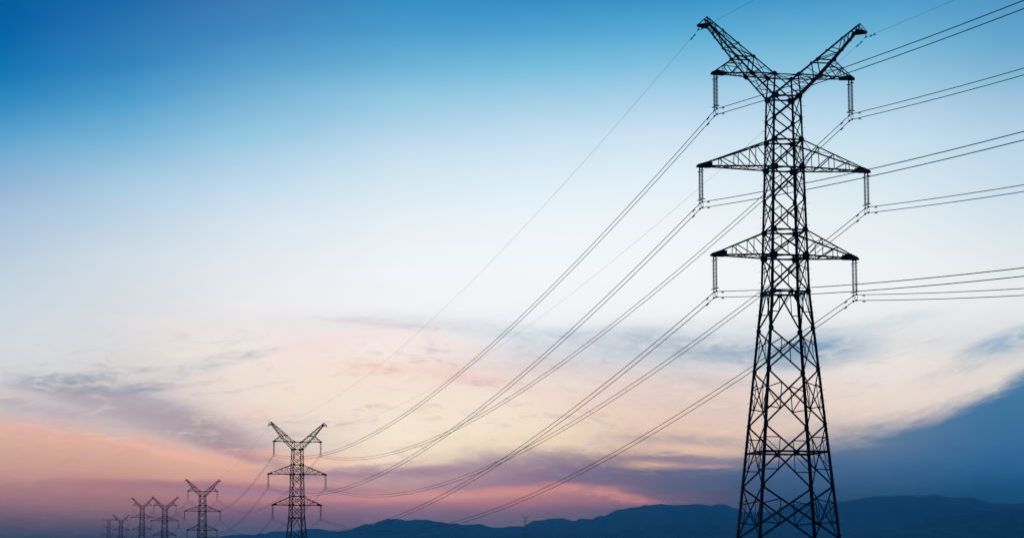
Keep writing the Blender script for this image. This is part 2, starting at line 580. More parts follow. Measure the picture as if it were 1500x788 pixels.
def axis_steps(lims):
    out = []
    for a, b, s in lims:
        v = a
        while v < b - 1e-6:
            out.append(v)
            v += s
    out.append(lims[-1][1])
    return out


xs = axis_steps([(-14000, -3000, 1571.5), (-3000, -600, 150), (-600, 400, 40), (400, 3000, 150), (3000, 14000, 1571.5)])
ys = axis_steps([(-14000, -800, 1200), (-800, -60, 60), (-60, 300, 12), (300, 2900, 60), (2900, 6200, 150), (6200, 14000, 1100)])
gm = M()
gm.v = [(x, y, land(x, y)) for y in ys for x in xs]
nx = len(xs)
gm.f = [(j * nx + i, j * nx + i + 1, (j + 1) * nx + i + 1, (j + 1) * nx + i) for j in range(len(ys) - 1) for i in range(nx - 1)]
ground = gm.build('ground', SOIL)
tag(ground, kind='structure')
for p_ in ground.data.polygons:
    p_.use_smooth = True


def fbm(x, seed, octv=5):
    return mnoise.fractal(Vector((x, seed, seed * 0.37)), 0.62, 2.1, octv)


def ridge(name, RY, prof, wob, depth_f, depth_b, seed, amp):
    """mountain range along y = RY; prof gives (chart x, chart y) of its crest, seen from the road"""
    m = M()
    pxs = axis_steps([(-900, 2400, 4.0)])
    rows = [-1.0, -0.8, -0.62, -0.46, -0.32, -0.2, -0.11, -0.05, 0.0, 0.12, 0.35, 1.0]
    for px in pxs:
        yc = RY + wob * fbm(px / 260.0, seed + 3.1, 3)
        dist_f = yc / F_PX
        crest = 1.7 + (Y_HOR - interp(prof, px) + amp * fbm(px / 26.0, seed, 6)) * dist_f
        x = (px - 750.0) * dist_f
        for r in rows:
            y = yc + (r * depth_f if r < 0 else r * depth_b)
            k = (1 - abs(r)) ** 1.25
            base = land(x, y) - 25
            z = base + (crest - base) * k
            if r:
                z += (crest - base) * 0.16 * (1 - k) * k * 4 * fbm(px / 40.0 + r * 1.3, seed + 8.0 + r, 5)
            if r and abs(r) <= 0.2:
                z = min(z, base + (crest - base) * (1 - abs(r) * 0.7))
            m.v.append((x + r * 60 * fbm(px / 50, seed + 5), y, z))
    n = len(rows)
    m.f = [(i * n + j, (i + 1) * n + j, (i + 1) * n + j + 1, i * n + j + 1) for i in range(len(pxs) - 1) for j in range(n - 1)]
    o = m.build(name, FOREST)
    for p_ in o.data.polygons:
        p_.use_smooth = True
    return tag(o, kind='structure')


ridge('far_mountains', 11200, [(-900, 800), (240, 796), (320, 785), (385, 782), (440, 777), (460, 775), (500, 778), (510, 776), (540, 768),
      (570, 760), (590, 763), (620, 762), (660, 766), (700, 768), (728, 773), (765, 772), (785, 764), (808, 760), (840, 763), (852, 759),
      (862, 761), (880, 756), (905, 747), (930, 745), (945, 741), (970, 740.5), (1008, 740), (1030, 740), (1060, 741), (1074, 745),
      (1086, 750), (1133, 750), (1145, 744), (1162, 739), (1184, 737), (1217, 739), (1231, 735.5), (1250, 732), (1270, 728.5), (1280, 726.5),
      (1300, 727), (1320, 726), (1335, 726), (1355, 727), (1365, 725), (1375, 727), (1395, 728.5), (1420, 730), (1435, 734), (1450, 738),
      (1480, 738), (1500, 737), (1700, 728), (2000, 740), (2400, 760)], 220, 2400, 1700, 1.7, 2.2)
ridge('middle_mountains', 7600, [(-900, 806), (420, 800), (520, 790), (640, 784), (720, 783), (800, 779), (880, 776), (960, 768), (1040, 765), (1100, 772),
      (1180, 778), (1240, 774), (1266, 776), (1300, 773), (1328, 770), (1344, 767), (1360, 761), (1380, 758), (1416, 752), (1440, 749),
      (1468, 746), (1500, 745), (1700, 742), (2000, 752), (2400, 770)], 200, 1300, 1300, 4.4, 1.8)
ridge('near_foothills', 5800, [(-900, 815), (600, 802), (900, 792), (1050, 786), (1200, 786), (1300, 782), (1400, 771), (1500, 762),
      (1650, 757), (2000, 765), (2400, 780)], 140, 900, 900, 7.9, 1.2)

# ------------------------------------------------------------------ the lattice tower (local x along the arms, y along the line)
HW = [(0.0, 3.78), (5.0, 3.34), (25.0, 1.58), (41.2, 1.15), (43.02, 1.02)]


def hw(z):
    for (a, b), (c, d) in zip(HW, HW[1:]):
        if z <= c:
            return b + (d - b) * (z - a) / (c - a)
    return HW[-1][1]


CORN = [(-1, -1), (1, -1), (1, 1), (-1, 1)]


def cp(ci, z):
    s = hw(z)
    return Vector((CORN[ci][0] * s, CORN[ci][1] * s, z))


def lerp(a, b, t):
    return a + (b - a) * t


# legs
leg_parts = []
LEVELS_G = [(41.2, .50, .46), (39.3, .26, .26), (37.55, .42, .40), (35.25, .50, .48), (32.66, .28, .28), (30.07, .42, .42), (27.95, .52, .50),
            (25.0, .40, .44), (21.97, .34, .34), (18.6, .32, .32), (14.13, .30, .30), (11.95, .26, .26), (9.18, .30, .30), (4.98, .30, .30)]
for ci in range(4):
    out = Vector((CORN[ci][0], CORN[ci][1], 0))
    m = M()
    zs = [0.0, 4.98, 9.18, 14.13, 18.6, 21.97, 25.0, 30.07, 35.25, 41.2, 43.02]
    for z0, z1 in zip(zs, zs[1:]):
        w = 0.235 if z1 <= 14.2 else 0.215 if z1 <= 25.1 else 0.185 if z1 <= 35.3 else 0.155 if z1 < 42 else 0.12
        m.angle(cp(ci, z0), cp(ci, z1), w, out)
    b = cp(ci, 0)
    m.poly([b + Vector((sx * .35, sy * .35, sz)) for sz in (-0.3, 0.12) for sx, sy in CORN],
           [(0, 3, 2, 1), (4, 5, 6, 7)] + [(i, (i + 1) % 4, (i + 1) % 4 + 4, i + 4) for i in range(4)])
    if ci in (1, 3):                                             # step bolts up two of the legs
        z = 3.0
        k = 0
        while z < 40.5:
            p = cp(ci, z) + out * 0.03
            dd = Vector((CORN[ci][0], 0, 0)) if k % 2 else Vector((0, CORN[ci][1], 0))
            m.tube([p, p + dd * 0.24], 0.013, 5)
            z += 0.45
            k += 1
    plates = []
    for z, s, sy in LEVELS_G:
        s, sy = s * 1.12, sy * 1.12
        q = M()
        c = cp(ci, z)
        inx, iny = Vector((-CORN[ci][0], 0, 0)), Vector((0, -CORN[ci][1], 0))
        q.plate(c + inx * (s * .28) - iny * 0.035, (1, 0, 0), (0, 0, 1), s, sy)
        q.plate(c + iny * (s * .28) - inx * 0.035, (0, 1, 0), (0, 0, 1), s, sy)
        plates.append(q)
    leg_parts.append((m, plates))

# bracing of the four faces
FACES = [(0, 1, (0, -1, 0)), (1, 2, (1, 0, 0)), (2, 3, (0, 1, 0)), (3, 0, (-1, 0, 0))]


def fp(a, b, z, t):
    return lerp(cp(a, z), cp(b, z), t)


def brace_face(a, b, nrm):
    m = M()
    n = Vector(nrm)

    def X(z0, z1, w, red=0, rw=0.05):
        A0, B0, A1, B1 = cp(a, z0), cp(b, z0), cp(a, z1), cp(b, z1)
        m.angle(A0, B1, w, n)
        m.angle(B0 - n * w * .6, A1 - n * w * .6, w, -n)
        w0, w1 = hw(z0), hw(z1)
        tx = w0 / (w0 + w1)                                      # where the diagonals cross
        for L0, L1, D0, D1 in ((A0, A1, B1, B0), (B0, B1, A1, A0)):
            # L0,L1 this leg; D0 = far end of the diagonal leaving L0, D1 = far end of the one leaving L1
            up = lerp(L1, D1, (1 - tx) * 0.52)
            lo = lerp(L0, D0, tx * 0.52)
            if red == 1:
                m.angle(up, lo, rw, n)
                m.angle(up, lerp(L0, L1, 0.56), rw, n)
            elif red == 2:
                m.angle(up, lo, rw, n)
                m.angle(up, lerp(L0, L1, 0.66), rw, n)
                m.angle(lo, lerp(L0, L1, 0.33), rw, n)
                m.angle(lo, lerp(L0, L1, 0.66), rw, n)
            elif red == 3:
                m.angle(up, lo, rw, n)

    X(39.3, 41.2, .085)
    X(37.55, 39.3, .085, 0)
    X(35.25, 37.55, .09, 1)
    X(32.66, 35.25, .09, 1)
    X(30.07, 32.66, .09, 1)
    X(27.95, 30.07, .09, 1)
    X(25.0, 27.95, .10, 1)
    X(18.6, 21.97, .095, 1, .055)
    X(14.13, 18.6, .10, 2, .06)
    X(4.98, 9.18, .11, 2, .06)
    X(0.15, 4.98, .12, 2, .06)
    if abs(n.y) > .5:
        X(41.2, 43.02, .07)
    # inverted V under the waist belt
    mid = fp(a, b, 25.0, .5)
    for c_, o_ in ((a, b), (b, a)):
        ft = cp(c_, 21.97)
        m.angle(mid, ft, .10, n)
        h1 = lerp(mid, ft, .56)
        lg = cp(c_, lerp(25.0, 21.97, .56))
        m.angle(h1, lg, .055, n)
        m.angle(h1, lerp(cp(c_, 25.0), mid, .42), .05, n)
        m.angle(lerp(mid, ft, .25), lerp(cp(c_, 25.0), mid, .42), .04, n)
    # V and inverted V round the lower belt
    mid = fp(a, b, 11.95, .5)
    for c_ in (a, b):
        for zz in (14.13, 9.18):
            ft = cp(c_, zz)
            m.angle(mid, ft, .10, n)
            h1 = lerp(mid, ft, .52)
            lg = cp(c_, lerp(11.95, zz, .52))
            m.angle(h1, lg, .055, n)
            m.angle(h1, lerp(cp(c_, 11.95), mid, .48), .05, n)
            m.angle(lg, lerp(cp(c_, 11.95), mid, .48), .045, n)
    return m


def belt_ring(z, w, cross=True, mids=False):
    m = M()
    for a, b, n in FACES:
        m.angle(cp(a, z), cp(b, z), w, n)
    if cross:
        for (a, b), (c, d) in (((0, 1), (1, 2)), ((1, 2), (2, 3)), ((2, 3), (3, 0)), ((3, 0), (0, 1))):
            m.angle(fp(a, b, z, .5), fp(c, d, z, .5), w * .65, (0, 0, 1))
    if mids:
        for a, b, n in FACES:
            tv = cp(b, z) - cp(a, z)
            m.plate(fp(a, b, z, .5) + Vector(n) * .04 - Vector((0, 0, .06)), tv, (0, 0, 1), .44, .34)
    return m


BELTS = [(41.2, .10, True, False), (37.55, .10, True, False), (35.25, .11, True, False), (30.07, .10, True, False), (27.95, .11, True, False),
         (25.0, .12, True, True), (11.95, .11, True, True)]


def side_arm(sx, zb, zt, tipx, posts, wch):
    """tapering crossarm: two bottom and two top chords meeting at the tip"""
    m = M()
    tip = Vector((sx * tipx, 0, zb))
    B, T = {}, {}
    for sy in (-1, 1):
        hb, ht = hw(zb), hw(zt)
        B0, T0 = Vector((sx * hb, sy * hb, zb)), Vector((sx * ht, sy * ht, zt))
        tb, tt = tip + Vector((0, sy * .09, 0)), tip + Vector((0, sy * .09, .12))
        m.angle(B0, tb, wch, (0, sy, -1))
        m.angle(T0, tt, wch * .92, (0, sy, 1))
        B[sy] = [B0] + [lerp(B0, tb, t) for t in posts]
        T[sy] = [T0] + [lerp(T0, tt, t) for t in posts]
        for i in range(1, len(B[sy])):
            m.angle(B[sy][i], T[sy][i], .05, (0, sy, 0))
            m.angle(B[sy][i - 1], T[sy][i], .06, (0, sy, 0))
    for i in range(len(B[1])):
        if i:
            m.angle(B[-1][i], B[1][i], .055, (0, 0, -1))
            m.angle(T[-1][i], T[1][i], .05, (0, 0, 1))
            m.angle(B[-1][i - 1], B[1][i], .055, (0, 0, -1))
            m.angle(B[1][i - 1], B[-1][i], .055, (0, 0, -1))
            m.angle(T[(-1) ** i][i - 1], T[-((-1) ** i)][i], .045, (0, 0, 1))
    plates = []
    pf = max(posts) + (1 - max(posts)) * .40
    for sy in (-1, 1):
        hb, ht = hw(zb), hw(zt)
        B0, T0 = Vector((sx * hb, sy * hb, zb)), Vector((sx * ht, sy * ht, zt))
        tb, tt = tip + Vector((0, sy * .09, 0)), tip + Vector((0, sy * .09, .12))
        off = Vector((0, sy * .07, 0))
        q = M()
        q.slab([lerp(B0, tb, pf) + off - Vector((0, 0, .06)), lerp(lerp(B0, tb, pf), lerp(T0, tt, pf), .62) + off, lerp(T0, tt, pf + (1 - pf) * .45) + off + Vector((0, 0, .03)),
                tt + off * .6 + Vector((sx * .05, 0, .06)), tb + off * .6 + Vector((sx * .22, 0, .02)), tb + off * .6 + Vector((sx * .16, 0, -.09))],
               (0, 1, 0), .02)
        plates.append(q)
    q = M()
    q.slab([tip + Vector((sx * .2, .1, -.075)), tip + Vector((sx * .2, -.1, -.075)), tip + Vector((-sx * .75, -.34, -.075)), tip + Vector((-sx * .75, .34, -.075))], (0, 0, 1), .025)
    # hanger beam carrying the two insulator strings
    hb_ = M()
    hx = tip.x - sx * .17
    hb_.angle((hx, -.5, zb - .12), (hx, .5, zb - .12), .1, (0, 0, -1))
    q.join(hb_)
    plates.append(q)
    return m, plates


def upper_half(sx):
    """the V arm of one side with its earth wire peak, and the short arm under it"""
    horn, arm = M(), M()

    def P(x, h, z, sy):
        return Vector((sx * x, sy * h, z))
    O, I = {}, {}
    for sy in (-1, 1):
        o = [P(1.15, 1.15, 41.2, sy), P(2.93, .92, 43.02, sy), P(4.2, .70, 44.42, sy), P(4.95, .60, 45.29, sy), P(5.68, .51, 46.15, sy), P(6.38, .42, 46.98, sy)]
        i = [P(-1.12, 1.12, 41.24, sy), P(1.0, 1.02, 43.02, sy), P(2.7, .80, 44.43, sy), P(4.0, .66, 45.52, sy), P(5.28, .53, 46.6, sy), P(6.58, .40, 47.68, sy)]
        O[sy], I[sy] = o, i
        for a, b in zip(o, o[1:]):
            horn.angle(a, b, .14, (sx, sy, -1))
        for a, b in zip(i[1:], i[2:]):
            horn.angle(a, b, .11, (-sx, sy, 1))
        horn.angle(i[0], i[1], .085, (0, sy, 1))
        n = (0, sy, 0)
        horn.angle(o[1], i[2], .07, n)
        horn.angle(o[2], i[2], .085, n)
        horn.angle(lerp(i[1], i[2], .45), o[1], .045, n)
        horn.angle(lerp(o[0], o[1], .5), i[1], .055, n)
        horn.angle(lerp(o[0], o[1], .5), P(1.1, 1.08, 42.0, sy), .045, n)
        horn.angle(lerp(o[0], o[1], .78), i[1], .045, n)
        for k in (3, 4):
            horn.angle(o[k], i[k], .055, n)
        for k in (2, 3, 4):
            horn.angle(o[k], i[k + 1] if k < 4 else lerp(i[4], i[5], .5), .05, n) if k != 2 else horn.angle(i[2], o[3], .05, n)
        horn.angle(o[5], i[5], .07, n)
        horn.angle(o[5], lerp(i[4], i[5], .55), .05, n)
        br = P(7.28, .10, 47.02, sy)                             # bracket that carries the earth wire
        horn.angle(o[5], br, .085, (0, sy, -1))
        horn.angle(i[5], br, .07, (0, sy, 1))
        horn.angle(lerp(i[4], i[5], .55), lerp(o[5], br, .05), .05, n)
    for k in range(1, 6):                                        # lacing across the two broad faces
        horn.angle(O[-1][k], O[1][k], .06, (0, 0, -1))
        horn.angle(I[-1][k], I[1][k], .06, (0, 0, 1))
        s = (-1) ** k
        if k < 5:
            mo = lerp(O[s][k], O[s][k + 1], .5) if False else O[s][k + 1]
            horn.angle(O[-s][k], mo, .05, (0, 0, -1))
            horn.angle(O[s][k], O[-s][k + 1], .045, (0, 0, -1))
            horn.angle(I[-s][k], I[s][k + 1], .05, (0, 0, 1))
            horn.angle(I[s][k], I[-s][k + 1], .045, (0, 0, 1))
    horn.angle(O[-1][0], O[1][1], .05, (0, 0, -1))
    horn.angle(O[1][0], O[-1][1], .05, (0, 0, -1))
    plates = []
    for sy in (-1, 1):
        for c, s1, s2 in ((O[sy][1], .5, .36), (O[sy][2], .36, .28), (I[sy][1], .42, .34), (I[sy][2], .26, .22), (O[sy][3], .2, .18), (I[sy][3], .2, .18),
                          (O[sy][4], .18, .16), (I[sy][4], .18, .16)):
            q = M()
            q.plate(c + Vector((0, sy * .05, 0)), (sx * 1, 0, .9), (-sx * .9, 0, 1), s1, s2)
            plates.append(q)
        q = M()
        q.slab([O[sy][5] + Vector((-sx * .25, sy * .06, -.16)), O[sy][5] + Vector((-sx * .1, sy * .06, .22)), O[sy][5] + Vector((sx * .3, sy * .04, .14)),
                P(7.3, .13, 47.08, sy), P(7.3, .13, 46.92, sy), O[sy][5] + Vector((sx * .35, sy * .04, -.1))], (0, 1, 0), .02)
        plates.append(q)
    # short upper arm
    tip = Vector((sx * 5.98, 0, 43.02))
    tb, tt = {}, {}
    for sy in (-1, 1):
        tb[sy] = tip + Vector((0, sy * .09, 0))
        tt[sy] = tip + Vector((0, sy * .09, .12))
        arm.angle(O[sy][1], tb[sy], .105, (0, sy, -1))
        arm.angle(O[sy][2], tt[sy], .09, (0, sy, 1))
        arm.angle(I[sy][1], O[sy][1], .10, (0, sy, -1))
        n = (0, sy, 0)
        mt_, mb_ = lerp(O[sy][2], tt[sy], .45), lerp(O[sy][1], tb[sy], .5)
        arm.angle(mt_, mb_, .05, n)
        arm.angle(mb_, lerp(O[sy][1], O[sy][2], .62), .055, n)
        arm.angle(mt_, lerp(O[sy][1], O[sy][2], .55), .045, n)
        arm.angle(lerp(O[sy][2], tt[sy], .22), lerp(O[sy][1], O[sy][2], .8), .04, n)
        arm.angle(mt_, lerp(O[sy][1], tb[sy], .74), .045, n)
    for t0, t1 in ((0, .25), (.25, .5), (.5, .75)):
        arm.angle(lerp(O[-1][1], tb[-1], t0), lerp(O[1][1], tb[1], t1), .05, (0, 0, -1))
        arm.angle(lerp(O[1][1], tb[1], t0), lerp(O[-1][1], tb[-1], t1), .05, (0, 0, -1))
        arm.angle(lerp(O[-1][1], tb[-1], t1), lerp(O[1][1], tb[1], t1), .05, (0, 0, -1))
    for t0 in (.22, .45):
        arm.angle(lerp(O[-1][2], tt[-1], t0), lerp(O[1][2], tt[1], t0), .045, (0, 0, 1))
    arm.angle(I[-1][1], O[1][1], .05, (0, 0, -1))
    arm.angle(I[1][1], O[-1][1], .05, (0, 0, -1))
    ap = []
    for sy in (-1, 1):
        q = M()
        off = Vector((0, sy * .07, 0))
        q.slab([lerp(O[sy][1], tb[sy], .66) + off - Vector((0, 0, .08)), lerp(O[sy][1], tb[sy], .66) + off + Vector((0, 0, .10)),
                lerp(O[sy][2], tt[sy], .84) + off + Vector((0, 0, -.02)), tt[sy] + off * .6 + Vector((sx * .1, 0, .02)),
                tb[sy] + off * .6 + Vector((sx * .2, 0, -.02)), tb[sy] + off * .6 + Vector((sx * .1, 0, -.1))], (0, 1, 0), .02)
        ap.append(q)
    q = M()
    q.slab([tip + Vector((sx * .2, .1, -.085)), tip + Vector((sx * .2, -.1, -.085)), tip + Vector((-sx * .75, -.34, -.085)), tip + Vector((-sx * .75, .34, -.085))], (0, 0, 1), .025)
    hx = tip.x - sx * .20
    q.angle((hx, -.5, 43.02 - .13), (hx, .5, 43.02 - .13), .1, (0, 0, -1))
    ap.append(q)
    return horn, plates, arm, ap


bridge = M()                                                     # beam between the two V arms
for sy in (-1, 1):
    bridge.angle((-1.02, sy * 1.02, 43.02), (1.02, sy * 1.02, 43.02), .10, (0, sy, 1))
for sx in (-1, 1):
    bridge.angle((sx * 1.02, -1.02, 43.02), (sx * 1.02, 1.02, 43.02), .08, (sx, 0, 1))
bridge.angle((-1.02, -1.02, 43.0), (1.02, 1.02, 43.0), .06, (0, 0, 1))
bridge.angle((1.02, -1.02, 43.0), (-1.02, 1.02, 43.0), .06, (0, 0, 1))

ARMS = [(35.25, 37.55, 7.23, (.235, .47, .70), .115), (27.95, 30.07, 6.10, (.31, .61), .12)]

merged = M()
TH1 = R(10.3)
T1 = empty('lattice_tower', (0, 0, 0), TH1)


def part(name, m, mt, parent, sub=()):
    o = m.build(name, mt, parent)
    merged.join(m)
    for sn, sm in sub:
        sm.build(sn, PLATE, o)
        merged.join(sm)
    return o


for m, plates in leg_parts:
    part('leg', m, STEEL, T1, [('gusset_plate', q) for q in plates])
for a, b, n in FACES:
    part('face_bracing', brace_face(a, b, n), STEEL, T1)
for z, w, c, k in BELTS:
    part('horizontal_frame', belt_ring(z, w, c, k), STEEL, T1)
part('bridge_beam', bridge, STEEL, T1)
for sx in (-1, 1):
    hn, hp, ar, ap = upper_half(sx)
    part('earth_wire_peak', hn, STEEL, T1, [('gusset_plate', q) for q in hp])
    part('crossarm', ar, STEEL, T1, [('tip_plate', q) for q in ap])
for zb, zt, tx, posts, w in ARMS:
    for sx in (-1, 1):
        m, plates = side_arm(sx, zb, zt, tx, posts, w)
        part('crossarm', m, STEEL, T1, [('tip_plate', q) for q in plates])

# towers of the line: (chart x of the axis, distance, top chart y, turn)
TOWERS = [(None, 205.5, None, 10.3), (436.0, 604, None, 20.5), (298.4, 985, None, 20), (243.8, 1300, None, 20), (210.7, 1600, None, 20), (179.9, 2070, None, 20)]
LEAN = R(0.19)                                                   # the near tower stands a hair out of plumb
SITES = [(22.29, 205.48, 0.0, 10.3)]
for px, d, z, a in ((436.0, 604, -8.6, 20.5), (298.4, 985, -7.1, 20), (243.8, 1300, -3.5, 20), (210.7, 1600, 5.5, 20), (179.9, 2070, 7.0, 20)):
    SITES.append(((px - 750) / F_PX * d, d, z, a))
GRP = 'lattice towers of the power line'
TL = ['huge black lattice steel tower closest to the viewer, filling the right of the picture',
      'dark lattice tower second in the line, standing left of centre, all its arms showing',
      'slim lattice tower third in the line, next left of the second tower',
      'small lattice tower fourth in the line, right one of two touching peaks',
      'small faded lattice tower fifth in the line, left one of two touching peaks',
      'tiny pale lattice tower sixth in the line, only its V shaped head showing']
tag(T1, TL[0], 'power tower', GRP)
T1.location = (SITES[0][0], SITES[0][1], 0)
merged_me = merged.mesh('lattice_tower', STEEL)
TMATS = []
for i, (x, y, z, a) in enumerate(SITES):
    if i == 1:
        o = copy_tree(T1)
    elif i > 1:
        o = bpy.data.objects.new('lattice_tower', merged_me)
        COL.objects.link(o)
    else:
        o = T1
    o.location = (x, y, z)
    o.rotation_euler = (0, LEAN if i == 0 else 0, R(a))
    tag(o, TL[i], 'power tower', GRP)
    TMATS.append(Matrix.Translation((x, y, z)) @ Matrix.Rotation(R(a), 4, 'Z') @ Matrix.Rotation(LEAN if i == 0 else 0.0, 4, 'Y'))

# a lone tower of another line, on the foothills
lx, ly = (769.5 - 750) / F_PX * 4730, 4730
o = bpy.data.objects.new('lattice_tower', merged_me)
COL.objects.link(o)
o.location = (lx, ly, 74.5)
o.rotation_euler = (0, 0, R(4))
tag(o, 'tiny faint lattice tower standing alone before the hills at the middle of the horizon', 'power tower')

# tension tower behind the line, flat topped with three straight arms
tt_ = M()
H7 = 57.0
for sx, sy in CORN:
    tt_.angle((sx * 4.2, sy * 4.2, 0), (sx * 1.7, sy * 1.7, 34), .3, (sx, sy, 0))
    tt_.angle((sx * 1.7, sy * 1.7, 34), (sx * 1.3, sy * 1.3, H7), .24, (sx, sy, 0))


def h7(z):
    return 4.2 + (1.7 - 4.2) * z / 34 if z < 34 else 1.7 - .4 * (z - 34) / (H7 - 34)


zz = [0, 8, 15, 21, 26, 30, 34, 37.5, 41, 44.5, 48, 51, 54, H7]
for z0, z1 in zip(zz, zz[1:]):
    for (a, b), (c, d) in ((CORN[0], CORN[1]), (CORN[1], CORN[2]), (CORN[2], CORN[3]), (CORN[3], CORN[0])):
        tt_.angle((a * h7(z0), b * h7(z0), z0), (c * h7(z1), d * h7(z1), z1), .14, (0, -1, 0))
        tt_.angle((c * h7(z0), d * h7(z0), z0), (a * h7(z1), b * h7(z1), z1), .14, (0, -1, 0))
T7ARMS = [(H7, 8.0), (49.0, 6.6), (41.0, 9.0)]
for z, w in T7ARMS:
    for sx in (-1, 1):
        for sy in (-1, 1):
            s = h7(min(z, H7))
            tt_.angle((sx * s, sy * s, z), (sx * w, 0, z), .2, (0, sy, -1))
            tt_.angle((sx * s, sy * s, z - 2.0), (sx * w, 0, z), .16, (0, sy, -1))
            for t in (.3, .6):
                tt_.angle((sx * lerp(s, w, t), sy * s * (1 - t), z), (sx * lerp(s, w, t), sy * s * (1 - t), z - 2 * (1 - t)), .1, (0, sy, 0))
T7P = ((162.3 - 750) / F_PX * 2800, 2800, 11.0)
o = tt_.build('lattice_tower', STEEL)
o.location = T7P
o.rotation_euler = (0, 0, R(14))
tag(o, 'tiny blurred flat topped tower with straight level arms, leftmost on the horizon', 'power tower')
TM7 = Matrix.Translation(T7P) @ Matrix.Rotation(R(14), 4, 'Z')

# ------------------------------------------------------------------ insulator strings
PH = [(5.78, 42.86), (7.06, 35.10), (5.93, 27.80)]               # arm offset and hanging height of the three levels
DROP_U, DROP_L = 2.86, 3.33                                      # the two clamps under the hanging point
NDISC = 20
disc_prof = [(0.022, 0.07), (0.045, 0.066), (0.05, 0.03), (0.118, 0.012), (0.128, -0.006), (0.1, -0.012), (0.03, -0.016), (0.02, -0.05)]
hang = M()
hang.tube([(0, 0, 0.05), (0, 0, -0.34)], .025, 8)
hang.plate((0, 0, -.10), (1, 0, 0), (0, 0, 1), .12, .2, .03)
ring_t = M()


def torus(m, c, r, tr, n=18):
    base = len(m.v)
    for i in range(n):
        a = 2 * math.pi * i / n
        for j in range(6):
            b = 2 * math.pi * j / 6
            m.v.append((c[0] + (r + tr * math.cos(b)) * math.cos(a), c[1] + (r + tr * math.cos(b)) * math.sin(a), c[2] + tr * math.sin(b)))
    for i in range(n):
        for j in range(6):
            m.f.append((base + i * 6 + j, base + ((i + 1) % n) * 6 + j, base + ((i + 1) % n) * 6 + (j + 1) % 6, base + i * 6 + (j + 1) % 6))


torus(ring_t, (0, 0, -.24), .17, .018)
ring_t.tube([(-.17, 0, -.24), (.17, 0, -.24)], .018)
ring_t.tube([(0, -.17, -.24), (0, .17, -.24)], .018)
ring_b = M()
torus(ring_b, (0, 0, -2.60), .22, .018)
ring_b.tube([(-.22, 0, -2.60), (.22, 0, -2.60)], .018)
ring_b.tube([(0, -.22, -2.60), (0, .22, -2.60)], .018)
link = M()
link.tube([(0, 0, -2.5), (0, 0, -DROP_U)], .03, 8)
link.tube([(0.03, 0, -DROP_U), (0.10, 0, -3.1), (0.03, 0, -DROP_L)], .016, 6)
link.tube([(-0.03, 0, -DROP_U), (-0.10, 0, -3.1), (-0.03, 0, -DROP_L)], .016, 6)


def clamp_m(z):
    m = M()
    m.slab([(0, -.2, z + .02), (0, -.1, z - .055), (0, .1, z - .055), (0, .2, z + .02), (0, .07, z + .085), (0, -.07, z + .085)], (1, 0, 0), .09)
    return m


disc = M()
disc.lathe(disc_prof, (0, 0, 0))
DZ0, DZ = -.36, (2.50 - .36) / (NDISC - 1)
whole = M()
for m in (hang, ring_t, ring_b, link, clamp_m(-DROP_U), clamp_m(-DROP_L)):
    whole.join(m)
for k in range(NDISC):
    q = M()
    q.lathe(disc_prof, (0, 0, DZ0 - k * DZ), 8)
    whole.join(q)
whole_me = whole.mesh('insulator_string', GLAZE)
proto = empty('insulator_string', (0, 0, 0))
hang.build('hanger', STEEL, proto)
ring_t.build('arcing_ring', STEEL, proto)
ring_b.build('arcing_ring', STEEL, proto)
link.build('link_rod', STEEL, proto)
clamp_m(-DROP_U).build('wire_clamp', STEEL, proto)
clamp_m(-DROP_L).build('wire_clamp', STEEL, proto)
d0 = disc.build('insulator_disc', GLAZE, proto)
d0.location = (0, 0, DZ0)
for k in range(1, NDISC):
    c = d0.copy()
    COL.objects.link(c)
    c.parent = proto
    c.location = (0, 0, DZ0 - k * DZ)
for p_ in list(disc.mesh('t', GLAZE).polygons):
    pass
LV = ['top', 'middle', 'lowest']
SD = {-1: 'left', 1: 'right'}
ORD = ['nearest', 'second', 'third', 'fourth']
first = True
for ti in range(4):
    for li, (ax, hz) in enumerate(PH):
        for sx in (-1, 1):
            for sy in (1, -1):
                if ti == 0:
                    o = proto if first else copy_tree(proto)
                    first = False
                    lab = f'{"left" if sy == 1 else "right"} disc string of the pair under the {SD[sx]} tip of the {LV[li]} arms, nearest tower'
                    gr = 'insulator strings of the nearest tower'
                else:
                    o = bpy.data.objects.new('insulator_string', whole_me)
                    COL.objects.link(o)
                    lab = f'thin insulator string under the {SD[sx]} tip of the {LV[li]} arms of the {ORD[ti]} tower'
                    gr = f'insulator strings, {LV[li]} {SD[sx]} arm of the {ORD[ti]} tower'
                o.location = TMATS[ti] @ Vector((sx * ax, sy * .4, hz))
                o.rotation_euler = (0, 0, R(SITES[ti][3]))
                tag(o, lab, 'insulator', gr)

# ------------------------------------------------------------------ wires
LDIR = Vector((-math.sin(TH1), math.cos(TH1), 0))
TM0 = Matrix.Translation(Vector((SITES[0][0], SITES[0][1], -7.4)) - LDIR * 380) @ Matrix.Rotation(TH1, 4, 'Z')


def span(p, q, k, n):
    L = (q - p).to_2d().length
    out = []
    for i in range(n + 1):
        t = i / n
        c = lerp(p, q, t)
        out.append(Vector((c.x, c.y, c.z - k * (t * L) * (L - t * L))))
    return out


def damper_mesh():
    m = M()
    m.tube([(0, -.24, -.10), (0, -.12, -.085), (0, 0, -.08), (0, .12, -.085), (0, .24, -.10)], .012, 6)
    for s in (-1, 1):
        m.tube([(0, s * .13, -.095), (0, s * .16, -.10), (0, s * .27, -.105), (0, s * .29, -.105)], .042, 8)
    m.slab([(0, -.035, .03), (0, .035, .03), (0, .03, -.10), (0, -.03, -.10)], (1, 0, 0), .05)
    return m.mesh('vibration_damper', STEEL)


DAMP = damper_mesh()


